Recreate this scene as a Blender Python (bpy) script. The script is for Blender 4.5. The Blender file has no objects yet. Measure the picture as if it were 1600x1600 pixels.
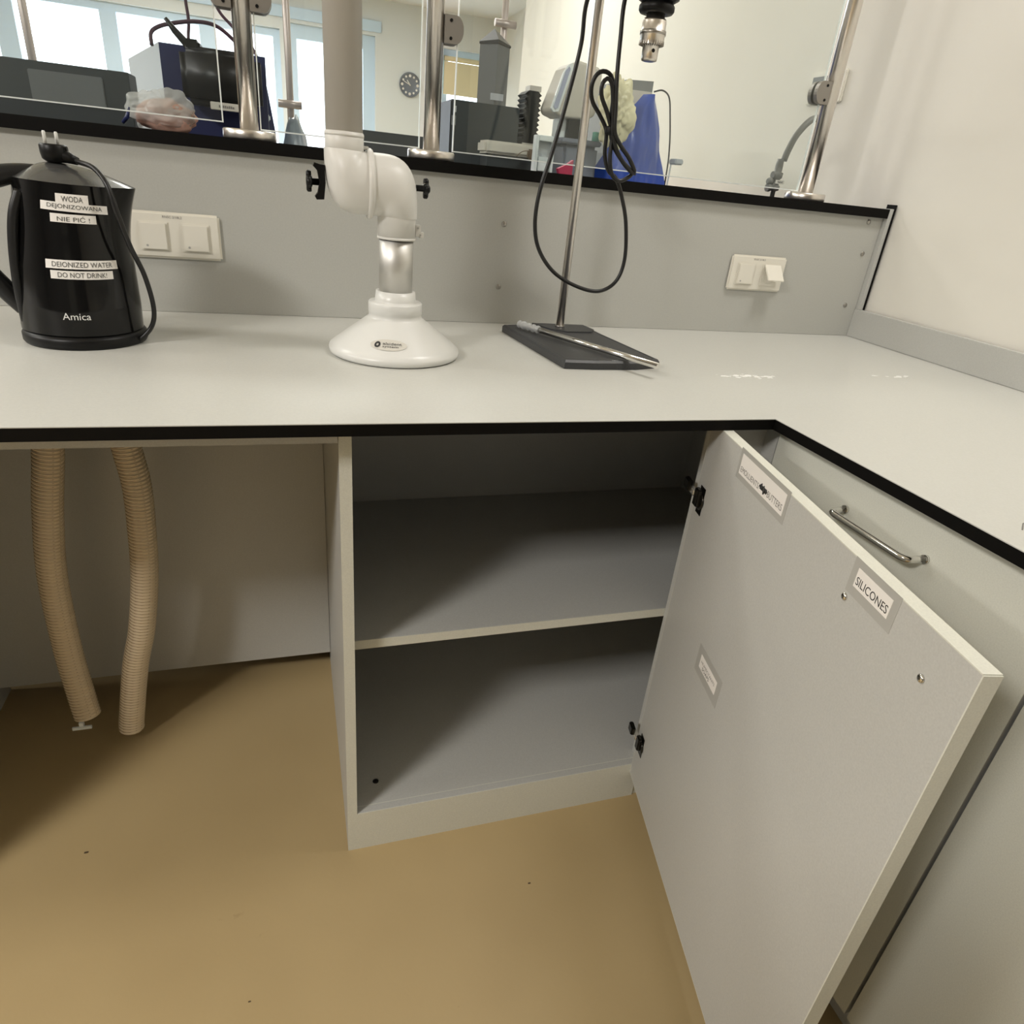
import bpy, bmesh, math, random
from mathutils import Vector, Matrix, noise
random.seed(7)
S = bpy.context.scene
COL = S.collection
PI = math.pi
# ---------------------------------------------------------------- camera
CAM = (-0.7375, -0.8542, 1.2056); YAW, PITCH, ROLL, F = -0.3419, 0.46, 0.1033, 1043.264
ca, sa, cb, sb = math.cos(YAW), math.sin(YAW), math.cos(PITCH), math.sin(PITCH)
fwd = Vector((-sa*cb, ca*cb, -sb)); r0 = Vector((ca, sa, 0)); u0 = r0.cross(fwd)
rt = math.cos(ROLL)*r0 + math.sin(ROLL)*u0
up = -math.sin(ROLL)*r0 + math.cos(ROLL)*u0
cd = bpy.data.cameras.new('camera'); cam = bpy.data.objects.new('camera', cd); COL.objects.link(cam)
M = Matrix((rt, up, -fwd)).transposed().to_4x4(); M.translation = Vector(CAM)
cam.matrix_world = M
cd.sensor_width = 36; cd.lens = 36*F/1600; cd.clip_start = 0.02; cd.clip_end = 200
S.camera = cam
# ---------------------------------------------------------------- world, lamps, exposure
w = bpy.data.worlds.new('daylight'); S.world = w; w.use_nodes = True
bg = w.node_tree.nodes['Background']; bg.inputs[0].default_value = (0.84, 0.92, 1.0, 1); bg.inputs[1].default_value = 3.6
S.view_settings.view_transform = 'Standard'; S.view_settings.look = 'None'
S.view_settings.exposure = 0.0; S.view_settings.gamma = 1.0; S.view_settings.use_curve_mapping = False
CEIL = 2.8
LAMPS = [(-3.0, -1.6, 0.7, 0.7, 108), (0.45, -0.05, 0.5, 0.3, 14), (-3.2, 1.7, 1.2, 0.6, 34), (-4.7, 0.5, 0.6, 1.2, 92), (-0.2, 2.9, 1.2, 0.6, 26), (-1.4, 6.0, 1.2, 0.6, 90)]  # fourth panel is an added fill, brightens the open door and left-facing sides
for i, (lx, ly, wx, wy, pw) in enumerate(LAMPS):
    ld = bpy.data.lights.new('ceiling_lamp_light', 'AREA'); ld.shape = 'RECTANGLE'; ld.size = wx*.95; ld.size_y = wy*.95
    ld.energy = pw; ld.color = (1.0, 0.965, 0.925)
    lo = bpy.data.objects.new('ceiling_lamp_light', ld); lo.location = (lx, ly, CEIL-0.075); COL.objects.link(lo)

# ---------------------------------------------------------------- materials
def nm(name):
    m = bpy.data.materials.new(name); m.use_nodes = True
    return m, m.node_tree.nodes, m.node_tree.links, m.node_tree.nodes['Principled BSDF']
def mat(name, col, rough=0.5, metal=0.0, spec=0.5, trans=0.0, emit=None, es=1.0, alpha=1.0, coat=0.0, var=0.0, vs=30, bump=0.0, bs=200, sub=0.0):
    m, N, L, b = nm(name)
    b.inputs['Base Color'].default_value = (*col, 1); b.inputs['Roughness'].default_value = rough
    b.inputs['Metallic'].default_value = metal; b.inputs['Specular IOR Level'].default_value = spec
    b.inputs['Transmission Weight'].default_value = trans; b.inputs['Alpha'].default_value = alpha
    b.inputs['Coat Weight'].default_value = coat
    if emit: b.inputs['Emission Color'].default_value = (*emit, 1); b.inputs['Emission Strength'].default_value = es
    if var or bump:
        tc = N.new('ShaderNodeTexCoord')
    if var:
        nz = N.new('ShaderNodeTexNoise'); nz.inputs['Scale'].default_value = vs; nz.inputs['Detail'].default_value = 4
        cr = N.new('ShaderNodeValToRGB')
        cr.color_ramp.elements[0].position = .3; cr.color_ramp.elements[1].position = .7
        cr.color_ramp.elements[0].color = (*[c*(1-var) for c in col], 1)
        cr.color_ramp.elements[1].color = (*[min(1, c*(1+var)) for c in col], 1)
        L.new(tc.outputs['Object'], nz.inputs['Vector']); L.new(nz.outputs['Fac'], cr.inputs['Fac']); L.new(cr.outputs['Color'], b.inputs['Base Color'])
    if bump:
        n2 = N.new('ShaderNodeTexNoise'); n2.inputs['Scale'].default_value = bs; n2.inputs['Detail'].default_value = 3
        bp = N.new('ShaderNodeBump'); bp.inputs['Strength'].default_value = bump; bp.inputs['Distance'].default_value = .002
        L.new(tc.outputs['Object'], n2.inputs['Vector']); L.new(n2.outputs['Fac'], bp.inputs['Height']); L.new(bp.outputs['Normal'], b.inputs['Normal'])
    return m
LAM = (0.505, 0.505, 0.478)
m_lam = mat('grey_laminate', LAM, .42, var=.05, vs=420, bump=.06, bs=500)
m_top = mat('worktop_laminate', (0.575, 0.575, 0.535), .33, var=.03, vs=300, bump=.05, bs=600)
m_panel = mat('service_panel_laminate', (0.475, 0.475, 0.44), .45, var=.03, vs=300)
m_edge = mat('light_edge_band', (0.66, 0.66, 0.58), .5, var=.05, vs=500)
m_black = mat('black_edge_band', (0.004, 0.0035, 0.003), .6, spec=.12)
m_wall = mat('cream_wall_paint', (0.80, 0.775, 0.705), .85, var=.015, vs=4, bump=.05, bs=90)
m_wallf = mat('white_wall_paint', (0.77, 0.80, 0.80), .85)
m_ceil = mat('ceiling_paint', (0.82, 0.83, 0.82), .9)
m_white = mat('white_plastic', (0.70, 0.69, 0.65), .4)
m_whitegloss = mat('white_gloss_plastic', (0.72, 0.72, 0.69), .30)
m_switch = mat('cream_white_plastic', (0.80, 0.77, 0.68), .3)
m_greytube = mat('warm_grey_tube', (0.50, 0.475, 0.43), .5)
m_alu = mat('aluminium_tube', (0.66, 0.65, 0.62), .5, metal=1.0)
m_steel = mat('brushed_steel', (0.78, 0.74, 0.69), .28, metal=1.0)
m_chrome = mat('chrome', (0.75, 0.74, 0.71), .12, metal=1.0)
m_satin = mat('satin_nickel', (0.42, 0.40, 0.37), .3, metal=1.0)
m_clamp = mat('clamp_zinc', (0.30, 0.28, 0.25), .45, metal=.6)
m_blk = mat('black_plastic', (0.005, 0.005, 0.005), .4, spec=.25)
m_gloss = mat('black_gloss_plastic', (0.004, 0.004, 0.004), .12, spec=.35)
m_satblk = mat('satin_black_plastic', (0.014, 0.014, 0.014), .35, spec=.3)
m_kgrey = mat('kettle_lid_plastic', (0.06, 0.06, 0.058), .25, coat=.4)
m_cable = mat('black_cable_rubber', (0.006, 0.006, 0.006), .4)
m_iron = mat('charcoal_enamel', (0.035, 0.036, 0.038), .42, bump=.2, bs=300)
m_paper = mat('label_paper', (0.86, 0.83, 0.79), .4)
m_ink = mat('label_ink', (0.03, 0.03, 0.03), .6)
m_inkg = mat('faded_ink', (0.22, 0.21, 0.20), .6)
m_tape = mat('clear_sticky_tape', (0.43, 0.425, 0.395), .3)
m_silver = mat('silver_print', (0.75, 0.75, 0.72), .4)
m_powder = mat('white_powder', (0.9, 0.9, 0.87), .8)
m_dark = mat('dark_grey_casing', (0.035, 0.042, 0.045), .5, var=.1, vs=6)
m_tower = mat('mid_grey_casing', (0.14, 0.15, 0.155), .5)
m_navy = mat('navy_blue_casing', (0.018, 0.025, 0.10), .4)
m_ltgrey = mat('light_grey_casing', (0.50, 0.53, 0.56), .5)
m_device = mat('off_white_casing', (0.62, 0.59, 0.53), .45)
m_greydev = mat('grey_casing', (0.20, 0.21, 0.21), .5)
m_greyblue = mat('grey_blue_casing', (0.19, 0.21, 0.26), .5)
m_screen = mat('dim_display', (0.42, 0.46, 0.62), .2)
m_bluebag = mat('blue_plastic_sheet', (0.02, 0.07, 0.42), .28, coat=.2)
m_pink = mat('pink_powder', (0.62, 0.37, 0.30), .8, var=.35, vs=25)
m_red = mat('crimson_plastic', (0.55, 0.05, 0.12), .5)
m_yellow = mat('pale_yellow_plastic', (0.80, 0.74, 0.50), .3, var=.25, vs=12)
m_palesheet = mat('pale_blue_sheet', (0.30, 0.36, 0.42), .3)
m_clock = mat('clock_face_grey', (0.20, 0.22, 0.26), .4)
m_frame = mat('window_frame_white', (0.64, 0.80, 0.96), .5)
m_blind = mat('cream_blind', (0.80, 0.72, 0.48), .9)
m_purple = mat('plum_hose', (0.06, 0.025, 0.045), .45)
m_rose = mat('rosy_steel', (0.55, 0.49, 0.47), .4, metal=.6)
m_diff = mat('lamp_diffuser', (0.9, 0.9, 0.88), .5, emit=(1, .96, .88), es=3.0)
m_whitefr = mat('bright_white_plastic', (0.82, 0.88, 0.9), .35)
m_brown = mat('brown_plastic', (0.16, 0.11, 0.07), .5)
m_green = mat('teal_plastic', (0.12, 0.35, 0.27), .5)
m_glassedge = mat('polished_glass_edge', (0.90, 0.95, 0.92), .3, emit=None)
m_far = mat('daylit_ground', (0.7, 0.72, 0.72), .9)

def glassmat(name, tint=(1, 1, 1), refl=.09):
    m, N, L, b = nm(name); N.remove(b)
    t = N.new('ShaderNodeBsdfTransparent'); t.inputs[0].default_value = (*tint, 1)
    g = N.new('ShaderNodeBsdfGlossy'); g.inputs['Roughness'].default_value = .0; g.inputs[0].default_value = (.9, .97, 1, 1)
    mx = N.new('ShaderNodeMixShader'); mx.inputs[0].default_value = refl
    L.new(t.outputs[0], mx.inputs[1]); L.new(g.outputs[0], mx.inputs[2]); L.new(mx.outputs[0], N['Material Output'].inputs[0])
    return m
m_glass = glassmat('clear_glass', (.97, .99, .98), .05)
m_pane = glassmat('window_glass', (1, 1, 1), .03)
def hazemat(name, col, op):
    m, N, L, b = nm(name)
    b.inputs['Base Color'].default_value = (*col, 1); b.inputs['Roughness'].default_value = .25
    t = N.new('ShaderNodeBsdfTransparent'); mx = N.new('ShaderNodeMixShader'); mx.inputs[0].default_value = op
    L.new(t.outputs[0], mx.inputs[1]); L.new(b.outputs[0], mx.inputs[2]); L.new(mx.outputs[0], N['Material Output'].inputs[0])
    return m
m_bag = hazemat('milky_plastic_film', (.78, .80, .80), .38)
m_hose = hazemat('translucent_beige_hose', (.96, .80, .56), .82)
m_hose.node_tree.nodes['Principled BSDF'].inputs['Roughness'].default_value = .18

def floormat():
    m, N, L, b = nm('ochre_resin_floor')
    tc = N.new('ShaderNodeTexCoord')
    n1 = N.new('ShaderNodeTexNoise'); n1.inputs['Scale'].default_value = 1.6; n1.inputs['Detail'].default_value = 3
    cr = N.new('ShaderNodeValToRGB')
    cr.color_ramp.elements[0].color = (.40, .295, .145, 1); cr.color_ramp.elements[1].color = (.46, .345, .175, 1)
    cr.color_ramp.elements[0].position = .35; cr.color_ramp.elements[1].position = .65
    L.new(tc.outputs['Object'], n1.inputs['Vector']); L.new(n1.outputs['Fac'], cr.inputs['Fac'])
    n2 = N.new('ShaderNodeTexNoise'); n2.inputs['Scale'].default_value = 9; n2.inputs['Detail'].default_value = 6; n2.inputs['Roughness'].default_value = .7
    c2 = N.new('ShaderNodeValToRGB'); c2.color_ramp.elements[0].position = .24; c2.color_ramp.elements[1].position = .34
    c2.color_ramp.elements[0].color = (.55, .5, .42, 1); c2.color_ramp.elements[1].color = (1, 1, 1, 1)
    L.new(tc.outputs['Object'], n2.inputs['Vector']); L.new(n2.outputs['Fac'], c2.inputs['Fac'])
    mx = N.new('ShaderNodeMix'); mx.data_type = 'RGBA'; mx.blend_type = 'MULTIPLY'; mx.inputs[0].default_value = .7
    L.new(cr.outputs['Color'], mx.inputs[6]); L.new(c2.outputs['Color'], mx.inputs[7]); L.new(mx.outputs[2], b.inputs['Base Color'])
    b.inputs['Roughness'].default_value = .5
    n3 = N.new('ShaderNodeTexNoise'); n3.inputs['Scale'].default_value = 120
    bp = N.new('ShaderNodeBump'); bp.inputs['Strength'].default_value = .08; bp.inputs['Distance'].default_value = .002
    L.new(tc.outputs['Object'], n3.inputs['Vector']); L.new(n3.outputs['Fac'], bp.inputs['Height']); L.new(bp.outputs['Normal'], b.inputs['Normal'])
    return m
m_floor = floormat()

# ---------------------------------------------------------------- mesh builder
class MB:
    def __init__(s): s.v = []; s.f = []; s.m = []; s.sm = []
    def add(s, vs, fs, mi=0, smooth=False):
        o = len(s.v); s.v += [Vector(p) for p in vs]
        for f in fs: s.f.append([i+o for i in f]); s.m.append(mi); s.sm.append(smooth)
        return s
    def xf(s, mtx, start=0):
        for i in range(start, len(s.v)): s.v[i] = mtx @ s.v[i]
        return s
    def box(s, x0, x1, y0, y1, z0, z1, b=0.0, mi=0):
        if x0 > x1: x0, x1 = x1, x0
        if y0 > y1: y0, y1 = y1, y0
        if z0 > z1: z0, z1 = z1, z0
        bm = bmesh.new(); bmesh.ops.create_cube(bm, size=1)
        for v in bm.verts:
            v.co = Vector(((x0+x1)/2+v.co.x*(x1-x0), (y0+y1)/2+v.co.y*(y1-y0), (z0+z1)/2+v.co.z*(z1-z0)))
        if b > 0:
            b = min(b, (x1-x0)*.45, (y1-y0)*.45, (z1-z0)*.45)
            bmesh.ops.bevel(bm, geom=bm.edges[:], offset=b, segments=2 if b < .01 else 4, affect='EDGES')
        return s.bm(bm, mi, b > .008)
    def bm(s, bm, mi=0, smooth=False):
        bm.verts.index_update()
        s.add([v.co.copy() for v in bm.verts], [[v.index for v in f.verts] for f in bm.faces], mi, smooth); bm.free(); return s
    def prism(s, pts, axis, a, b, mi=0):
        # pts: 2D polygon; axis 'x','y','z' extruded from a to b
        def P(p, t):
            return {'x': (t, p[0], p[1]), 'y': (p[0], t, p[1]), 'z': (p[0], p[1], t)}[axis]
        n = len(pts)
        s.add([P(p, a) for p in pts]+[P(p, b) for p in pts],
              [list(range(n))[::-1], list(range(n, 2*n))]+[[i, (i+1) % n, n+(i+1) % n, n+i] for i in range(n)], mi)
        return s
    def tube(s, path, r, n=16, mi=0, caps=True, smooth=True, ref=None):
        path = [Vector(p) for p in path]; k = len(path)
        rs = r if isinstance(r, (list, tuple)) else [r]*k
        prev = None; vs = []; 
        for i, p in enumerate(path):
            t = (path[min(i+1, k-1)]-path[max(i-1, 0)]).normalized()
            if prev is None:
                a = Vector(ref) if ref else (Vector((0, 0, 1)) if abs(t.z) < .9 else Vector((1, 0, 0)))
            else: a = prev
            a = (a-t*a.dot(t)).normalized(); prev = a; c = t.cross(a)
            for j in range(n):
                th = 2*PI*j/n; vs.append(p+(a*math.cos(th)+c*math.sin(th))*rs[i])
        fs = [[i*n+j, i*n+(j+1) % n, (i+1)*n+(j+1) % n, (i+1)*n+j] for i in range(k-1) for j in range(n)]
        s.add(vs, fs, mi, smooth)
        if caps:
            o = len(s.v)-len(vs)
            s.f.append([o+j for j in range(n)][::-1]); s.m.append(mi); s.sm.append(False)
            s.f.append([o+(k-1)*n+j for j in range(n)]); s.m.append(mi); s.sm.append(False)
        return s
    def lathe(s, prof, c=(0, 0, 0), n=48, mi=0, axis='z', smooth=True):
        # prof: [(r,h)]
        vs = []
        for r, h in prof:
            for j in range(n):
                th = 2*PI*j/n; x, y = r*math.cos(th), r*math.sin(th)
                p = {'z': (x, y, h), 'x': (h, x, y), 'y': (x, h, y)}[axis]
                vs.append(Vector(p)+Vector(c))
        k = len(prof)
        fs = [[i*n+j, i*n+(j+1) % n, (i+1)*n+(j+1) % n, (i+1)*n+j] for i in range(k-1) for j in range(n)]
        fs += [list(range(n))[::-1], [(k-1)*n+j for j in range(n)]]
        s.add(vs, fs, mi, False)
        for q in range(len(fs)-2): s.sm[-len(fs)+q] = smooth
        return s
    def blob(s, c, sx, sy, sz, amp=.15, freq=3, sub=4, seed=0, mi=0, flat=None):
        bm = bmesh.new(); bmesh.ops.create_icosphere(bm, subdivisions=sub, radius=1)
        for v in bm.verts:
            d = noise.noise(v.co*freq+Vector((seed, 0, 0)))*amp + abs(noise.noise(v.co*freq*2.3+Vector((seed, 5, 0))))*amp*.7
            p = v.co*(1+d); p = Vector((p.x*sx, p.y*sy, p.z*sz))
            if flat is not None and p.z < flat: p.z = flat
            v.co = p+Vector(c)
        return s.bm(bm, mi, True)
ORG = {}
def finish(name, mb, mats, parent=None, angle=True):
    if not isinstance(mats, (list, tuple)): mats = [mats]
    org = ORG.get(parent.name, Vector()) if parent else Vector()
    me = bpy.data.meshes.new(name)
    me.from_pydata([p-org for p in mb.v], [], mb.f)
    for m_ in mats: me.materials.append(m_)
    for p, mi, sm in zip(me.polygons, mb.m, mb.sm): p.material_index = mi; p.use_smooth = sm
    bm = bmesh.new(); bm.from_mesh(me); bmesh.ops.recalc_face_normals(bm, faces=bm.faces); bm.to_mesh(me); bm.free()
    me.update()
    o = bpy.data.objects.new(name, me); COL.objects.link(o)
    if parent: o.parent = parent; ORG[o.name] = org
    return o
def tag(o, label, cat, group=None, kind=None):
    o['label'] = label; o['category'] = cat
    if group: o['group'] = group
    if kind: o['kind'] = kind
    return o
def recenter(o):
    vs = [v.co for v in o.data.vertices]
    c = Vector((sum(v.x for v in vs)/len(vs), sum(v.y for v in vs)/len(vs), min(v.z for v in vs)))
    o.data.transform(Matrix.Translation(-c)); o.location = c; return o
def thing(name, loc, label, cat, group=None):
    o = bpy.data.objects.new(name, None); COL.objects.link(o); o.location = loc; o.empty_display_size = .05
    ORG[o.name] = Vector(loc); return tag(o, label, cat, group)
def solo(name, mb, mats, label, cat, group=None, kind=None):
    return tag(recenter(finish(name, mb, mats)), label, cat, group, kind)
def struct(name, mb, mats, parent=None, label=None):
    o = finish(name, mb, mats, parent)
    if not parent: o['kind'] = 'structure'
    if label: o['label'] = label
    return o
def text_geo(body, height, font_scale_x=1.0, center=True):
    cu = bpy.data.curves.new('txt', 'FONT'); cu.body = body; cu.size = 1.0; cu.resolution_u = 3
    cu.align_x = 'LEFT'
    ob = bpy.data.objects.new('txt', cu); COL.objects.link(ob)
    dg = bpy.context.evaluated_depsgraph_get(); dg.update()
    me = bpy.data.meshes.new_from_object(ob.evaluated_get(dg))
    bm = bmesh.new(); bm.from_mesh(me); bmesh.ops.triangulate(bm, faces=bm.faces)
    vs = [v.co.copy() for v in bm.verts]; bm.verts.index_update()
    fs = [[v.index for v in f.verts] for f in bm.faces]; bm.free()
    bpy.data.objects.remove(ob); bpy.data.curves.remove(cu); bpy.data.meshes.remove(me)
    x0, x1 = min(v.x for v in vs), max(v.x for v in vs); y0, y1 = min(v.y for v in vs), max(v.y for v in vs)
    k = height/(y1-y0)
    out = [((v.x-(x0+x1)/2)*k*font_scale_x, (v.y-(y0+y1)/2)*k) for v in vs]
    return out, fs, (x1-x0)*k*font_scale_x
def put_text(mb, body, height, width, fn, mi):
    """fn maps 2D text coords (x right, y up) to a 3D point on the surface"""
    vs, fs, wd = text_geo(body, height)
    k = width/wd if width else 1
    mb.add([fn(x*k, y) for x, y in vs], fs, mi)

# ================================================================ THE ROOM
X0, X1, XF, Y0, YJ, YF = -6.0, 0.775, 1.73, -4.0, 4.2, 8.1
struct('floor', MB().box(X0-.1, XF+.2, Y0-.1, YF+.2, -.1, 0), m_floor)
struct('ceiling', MB().box(X0-.1, XF+.2, Y0-.1, YF+.2, CEIL, CEIL+.1), m_ceil)
m_wallb = mat('dark_low_bounce_wall', (.16, .155, .15), .8)  # unseen walls, coloured dark to cut light bouncing back into the room
struct('wall_left', MB().box(X0-.1, X0, Y0, YF, 0, CEIL), m_wallb)
struct('wall_back', MB().box(X0, XF+.1, Y0-.1, Y0, 0, CEIL), m_wallb)
struct('wall_right', MB().prism([(X1, Y0), (X1, .85), (.80, .872), (.80, YJ), (XF, YJ), (XF, YF), (XF+.12, YF), (XF+.12, Y0)], 'z', 0, CEIL), m_wall)
# far wall with openings : window band, balcony door, window with blind
wf = MB()
WX0, WX1, WZ0, WZ1 = -5.6, -.70, .75, 2.40
DX0, DX1, DZ1 = -.66, .30, 2.47
RX0, RX1, RZ0, RZ1 = 1.06, 1.66, .85, 2.46
yA, yB = YF, YF+.25
for b in ((X0, WX0, 0, CEIL), (WX0, WX1, 0, WZ0), (WX0, WX1, WZ1, CEIL), (WX1, DX0, 0, CEIL), (DX0, DX1, DZ1, CEIL), (DX1, RX0, 0, CEIL),
          (RX0, RX1, 0, RZ0), (RX0, RX1, RZ1, CEIL), (RX1, XF, 0, CEIL)):
    wf.box(b[0], b[1], yA, yB, b[2], b[3])
struct('wall_far', wf, m_wallf)
struct('trim_1', MB().box(WX0, DX1+.06, YF-.03, YF, 2.50, 2.60, .004), m_frame)
def window(name, x0, x1, z0, z1, mull, fw=.07, kind='window'):
    fr = MB()
    fr.box(x0, x1, yA+.06, yA+.13, z0, z0+fw); fr.box(x0, x1, yA+.06, yA+.13, z1-fw, z1)
    fr.box(x0, x0+fw, yA+.06, yA+.13, z0+fw, z1-fw); fr.box(x1-fw, x1, yA+.06, yA+.13, z0+fw, z1-fw)
    for m0, m1 in mull: fr.box(m0, m1, yA+.055, yA+.135, z0+fw, z1-fw)
    o = struct(name, fr, m_frame)
    g = MB().box(x0+fw*.5, x1-fw*.5, yA+.09, yA+.096, z0+fw*.5, z1-fw*.5)
    finish('pane', g, m_pane, o); return o
window('window_1', WX0, WX1, WZ0, WZ1, [(-4.45, -4.32), (-3.31, -3.14), (-2.40, -2.25), (-1.49, -1.34)])
o = window('door_1', DX0, DX1, 0.0, DZ1, [], .13)
finish('door_handle', MB().box(-.62, -.60, yA+.02, yA+.06, 1.0, 1.03).box(-.62, -.50, yA+.01, yA+.03, 1.0, 1.03, .004), m_satin, o)
window('window_2', RX0, RX1, RZ0, RZ1, [])
solo('roller_blind', MB().box(RX0+.02, RX1-.02, yA+.02, yA+.03, 2.02, 2.34).tube([(RX0+.02, yA+.03, 2.37), (RX1-.02, yA+.03, 2.37)], .025, 12), m_blind,
     'cream roller blind half lowered over the small window right of the clock', 'blind')

# ceiling lamps
for i, (lx, ly, wx, wy, pw) in enumerate(LAMPS):
    t = thing('ceiling_light', (lx, ly, CEIL), 'recessed-style rectangular ceiling light panel above the laboratory, out of the frame', 'ceiling light', 'ceiling light panels')
    fr = MB().box(lx-wx/2-.02, lx+wx/2+.02, ly-wy/2-.02, ly+wy/2+.02, CEIL-.06, CEIL-.03).box(lx-wx/2-.02, lx+wx/2+.02, ly-wy/2-.02, ly-wy/2, CEIL-.07, CEIL)
    finish('lamp_frame', fr.box(lx-.3, lx+.3, ly-.2, ly+.2, CEIL-.03, CEIL), m_white, t)
    finish('diffuser', MB().box(lx-wx/2, lx+wx/2, ly-wy/2, ly+wy/2, CEIL-.069, CEIL-.0605), m_diff, t)

# ================================================================ WORKTOP (L-shaped, black edge)
W, D, T = .751, .686, .018
XL, YR = -2.6, -2.6
Lp = [(XL, 0), (0, 0), (0, YR), (W+.018, YR), (W+.018, D), (XL, D)]
mb = MB()
mb.prism(Lp, 'z', .9-T, .9-.0012, 0); mb.prism(Lp, 'z', .9-.0012, .9, 1)
solo('worktop', mb, [m_black, m_top], 'pale grey L-shaped laboratory worktop with a black front edge', 'worktop')
solo('worktop_upstand', MB().box(W, W+.018, YR, D, .9005, .9735, .001), m_lam, 'low grey upstand along the right wall behind the worktop', 'upstand')
# marks on the worktop
for k, (cx, cy, n, sx, sy, lab) in enumerate([(.115, .250, 26, .055, .012, 'white powder spilt on the worktop in front of the right socket plate'),
                                        (.50, .262, 10, .05, .006, 'small white powder smear on the worktop near the right upstand')]):
    mb = MB()
    for q in range(n):
        x = cx+random.gauss(0, .5)*sx; y = cy+random.gauss(0, .5)*sy; r = random.uniform(.0015, .006)
        pts = [(x+r*random.uniform(.6, 1.3)*math.cos(a*PI/4)*1.4, y+r*random.uniform(.5, 1.1)*math.sin(a*PI/4)) for a in range(8)]
        mb.prism(pts, 'z', .9001, .9006+q*.00002)
    solo('powder_spill', mb, m_powder, lab, 'powder', kind='stuff')
solo('pen_scuff', MB().tube([(.052, -.385, .9004), (.07, -.372, .9004), (.088, -.369, .9004)], .0008, 6), m_inkg, 'thin dark scuff on the worktop at the right edge of the photo', 'scuff')

# service panel behind the worktop, ledge on top
t = thing('service_panel', (-.9, D, .9), 'grey vertical service panel rising behind the worktop under the black ledge', 'panel')
finish('front_board', MB().box(XL, W+.002, D, D+.018, .9005, 1.2044), m_panel, t)
finish('rear_board', MB().box(XL, .797, .87, .888, 0, 1.2044), m_lam, t)
for (x, z) in ((-.2772, 1.116), (-.279, .9826), (.7323-.012, 1.1153), (.727-.012, .9823), (.709, 1.1925)):
    s_ = finish('screw_cap', MB().lathe([(.006, D-.0005), (.0055, D-.002), (.003, D-.0028), (.0005, D-.003)], (x, 0, z), 16, axis='y'), m_satin, t)
t = thing('ledge_shelf', (-.9, .78, 1.2044), 'narrow ledge with a thick black edge running along the top of the service panel', 'ledge')
finish('edge_band', MB().box(XL, W+.008, .673, .677, 1.2044, 1.2265), m_black, t)
finish('ledge_board', MB().box(XL, W+.008, .677, .90, 1.2044, 1.2265), [m_black], t)
t = thing('end_trim', (.765, .68, .9735), 'slim grey end strip with a dark edge closing the service panel at the right wall', 'trim')
finish('strip', MB().box(W+.003, W+.0145, .672, .70, .974, 1.228), m_lam, t)
finish('dark_edge', MB().box(W+.0148, W+.0185, .669, .70, .974, 1.238), m_black, t)

# ================================================================ CABINETS
XC, YC, TH = -.6833, .047, .018
XR = -.065; ZU = .8815
t = thing('base_cabinet', (-.375, .32, 0), 'open grey base cabinet with one inner shelf and its door swung wide, under the worktop', 'cabinet')
def panel(mb_box, front=None):
    return mb_box
def board(name, x0, x1, y0, y1, z0, z1, par, fm=m_edge, mt=m_lam, front='y'):
    mb = MB().box(x0, x1, y0+.0015 if front == 'y' else y0, y1, z0, z1)
    if front == 'y': mb.box(x0, x1, y0, y0+.0015, z0, z1, mi=1)
    if front == 'x': mb = MB().box(x0+.0015, x1, y0, y1, z0, z1).box(x0, x0+.0015, y0, y1, z0, z1, mi=1)
    return finish(name, mb, [mt, fm], par)
board('side_panel', XC, XC+TH, YC, .6435, 0, ZU, t)
XQ = .30
board('side_panel', XQ-TH, XQ, YC+.02, .6435, 0, ZU, t)
board('hinge_post', -.064, -.046, YC+.003, YC+.036, 0, ZU, t)
board('bottom_panel', XC+TH, XQ-TH, YC+.016, .625, .0807, .0987, t)
board('kick_board', XC+TH, -.064, YC, YC+.016, 0, .0987, t)
board('shelf', XC+TH+.001, XQ-TH-.001, .0835, .622, .462, .480, t)
finish('back_panel', MB().box(XC+TH, XQ-TH, .625, .633, .0, ZU), m_lam, t)
finish('hole_cap', MB().lathe([(.006, .0988), (.006, .0996), (.003, .1)], (-.6225, .1174, 0), 16), m_satblk, t)
finish('corner_filler', MB().box(-.045, .048, YC+.002, YC+.018, .0, ZU).box(.0305, .048, .0175, YC+.002, .0, ZU), m_lam, t)
# open door, swung on the right side panel
AN = 1.7825; HX, HY = -.0831, YC; WD = .6283
dv = Vector((math.cos(AN), -math.sin(AN), 0)); nv = Vector((math.sin(AN), math.cos(AN), 0))
DM = Matrix((dv, nv, Vector((0, 0, 1)))).transposed().to_4x4(); DM.translation = Vector((HX, HY, 0))
# local: x along the door from the hinge, y out (0 = inner face, TH = outer face)
def dfin(name, mb, mats, par): mb.xf(DM); return finish(name, mb, mats, par)
mb = MB().box(.0015, WD-.0015, 0, TH, .0765, .8802).box(0, .0015, 0, TH, .075, .8805, mi=1).box(WD-.0015, WD, 0, TH, .075, .8805, mi=1)
mb.box(.0015, WD-.0015, 0, TH, .8802, .8815, mi=1).box(.0015, WD-.0015, 0, TH, .075, .0765, mi=1)
door = dfin('door', mb, [m_lam, m_edge], t)
for sx in (.4417, .5752):
    dfin('screw_head', MB().lathe([(.0045, -.0002), (.0045, -.0012), (.003, -.0026), (.0005, -.003)], (sx, 0, .8326), 20, axis='y'), m_chrome, door)
mb = MB(); hp = []
for k in range(9):
    a = PI/2*k/8; hp.append((.4417+.012*(1-math.cos(a)) if k else .4417, TH+.018+.012*math.sin(a), .8326))
hp = [(.4417, TH, .8326)]+hp+[(.5752-.012*(1-math.cos(PI/2*(8-k)/8)), TH+.018+.012*math.sin(PI/2*(8-k)/8), .8326) for k in range(9)]+[(.5752, TH, .8326)]
dfin('handle', MB().tube(hp, .005, 14), m_chrome, door)
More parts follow.
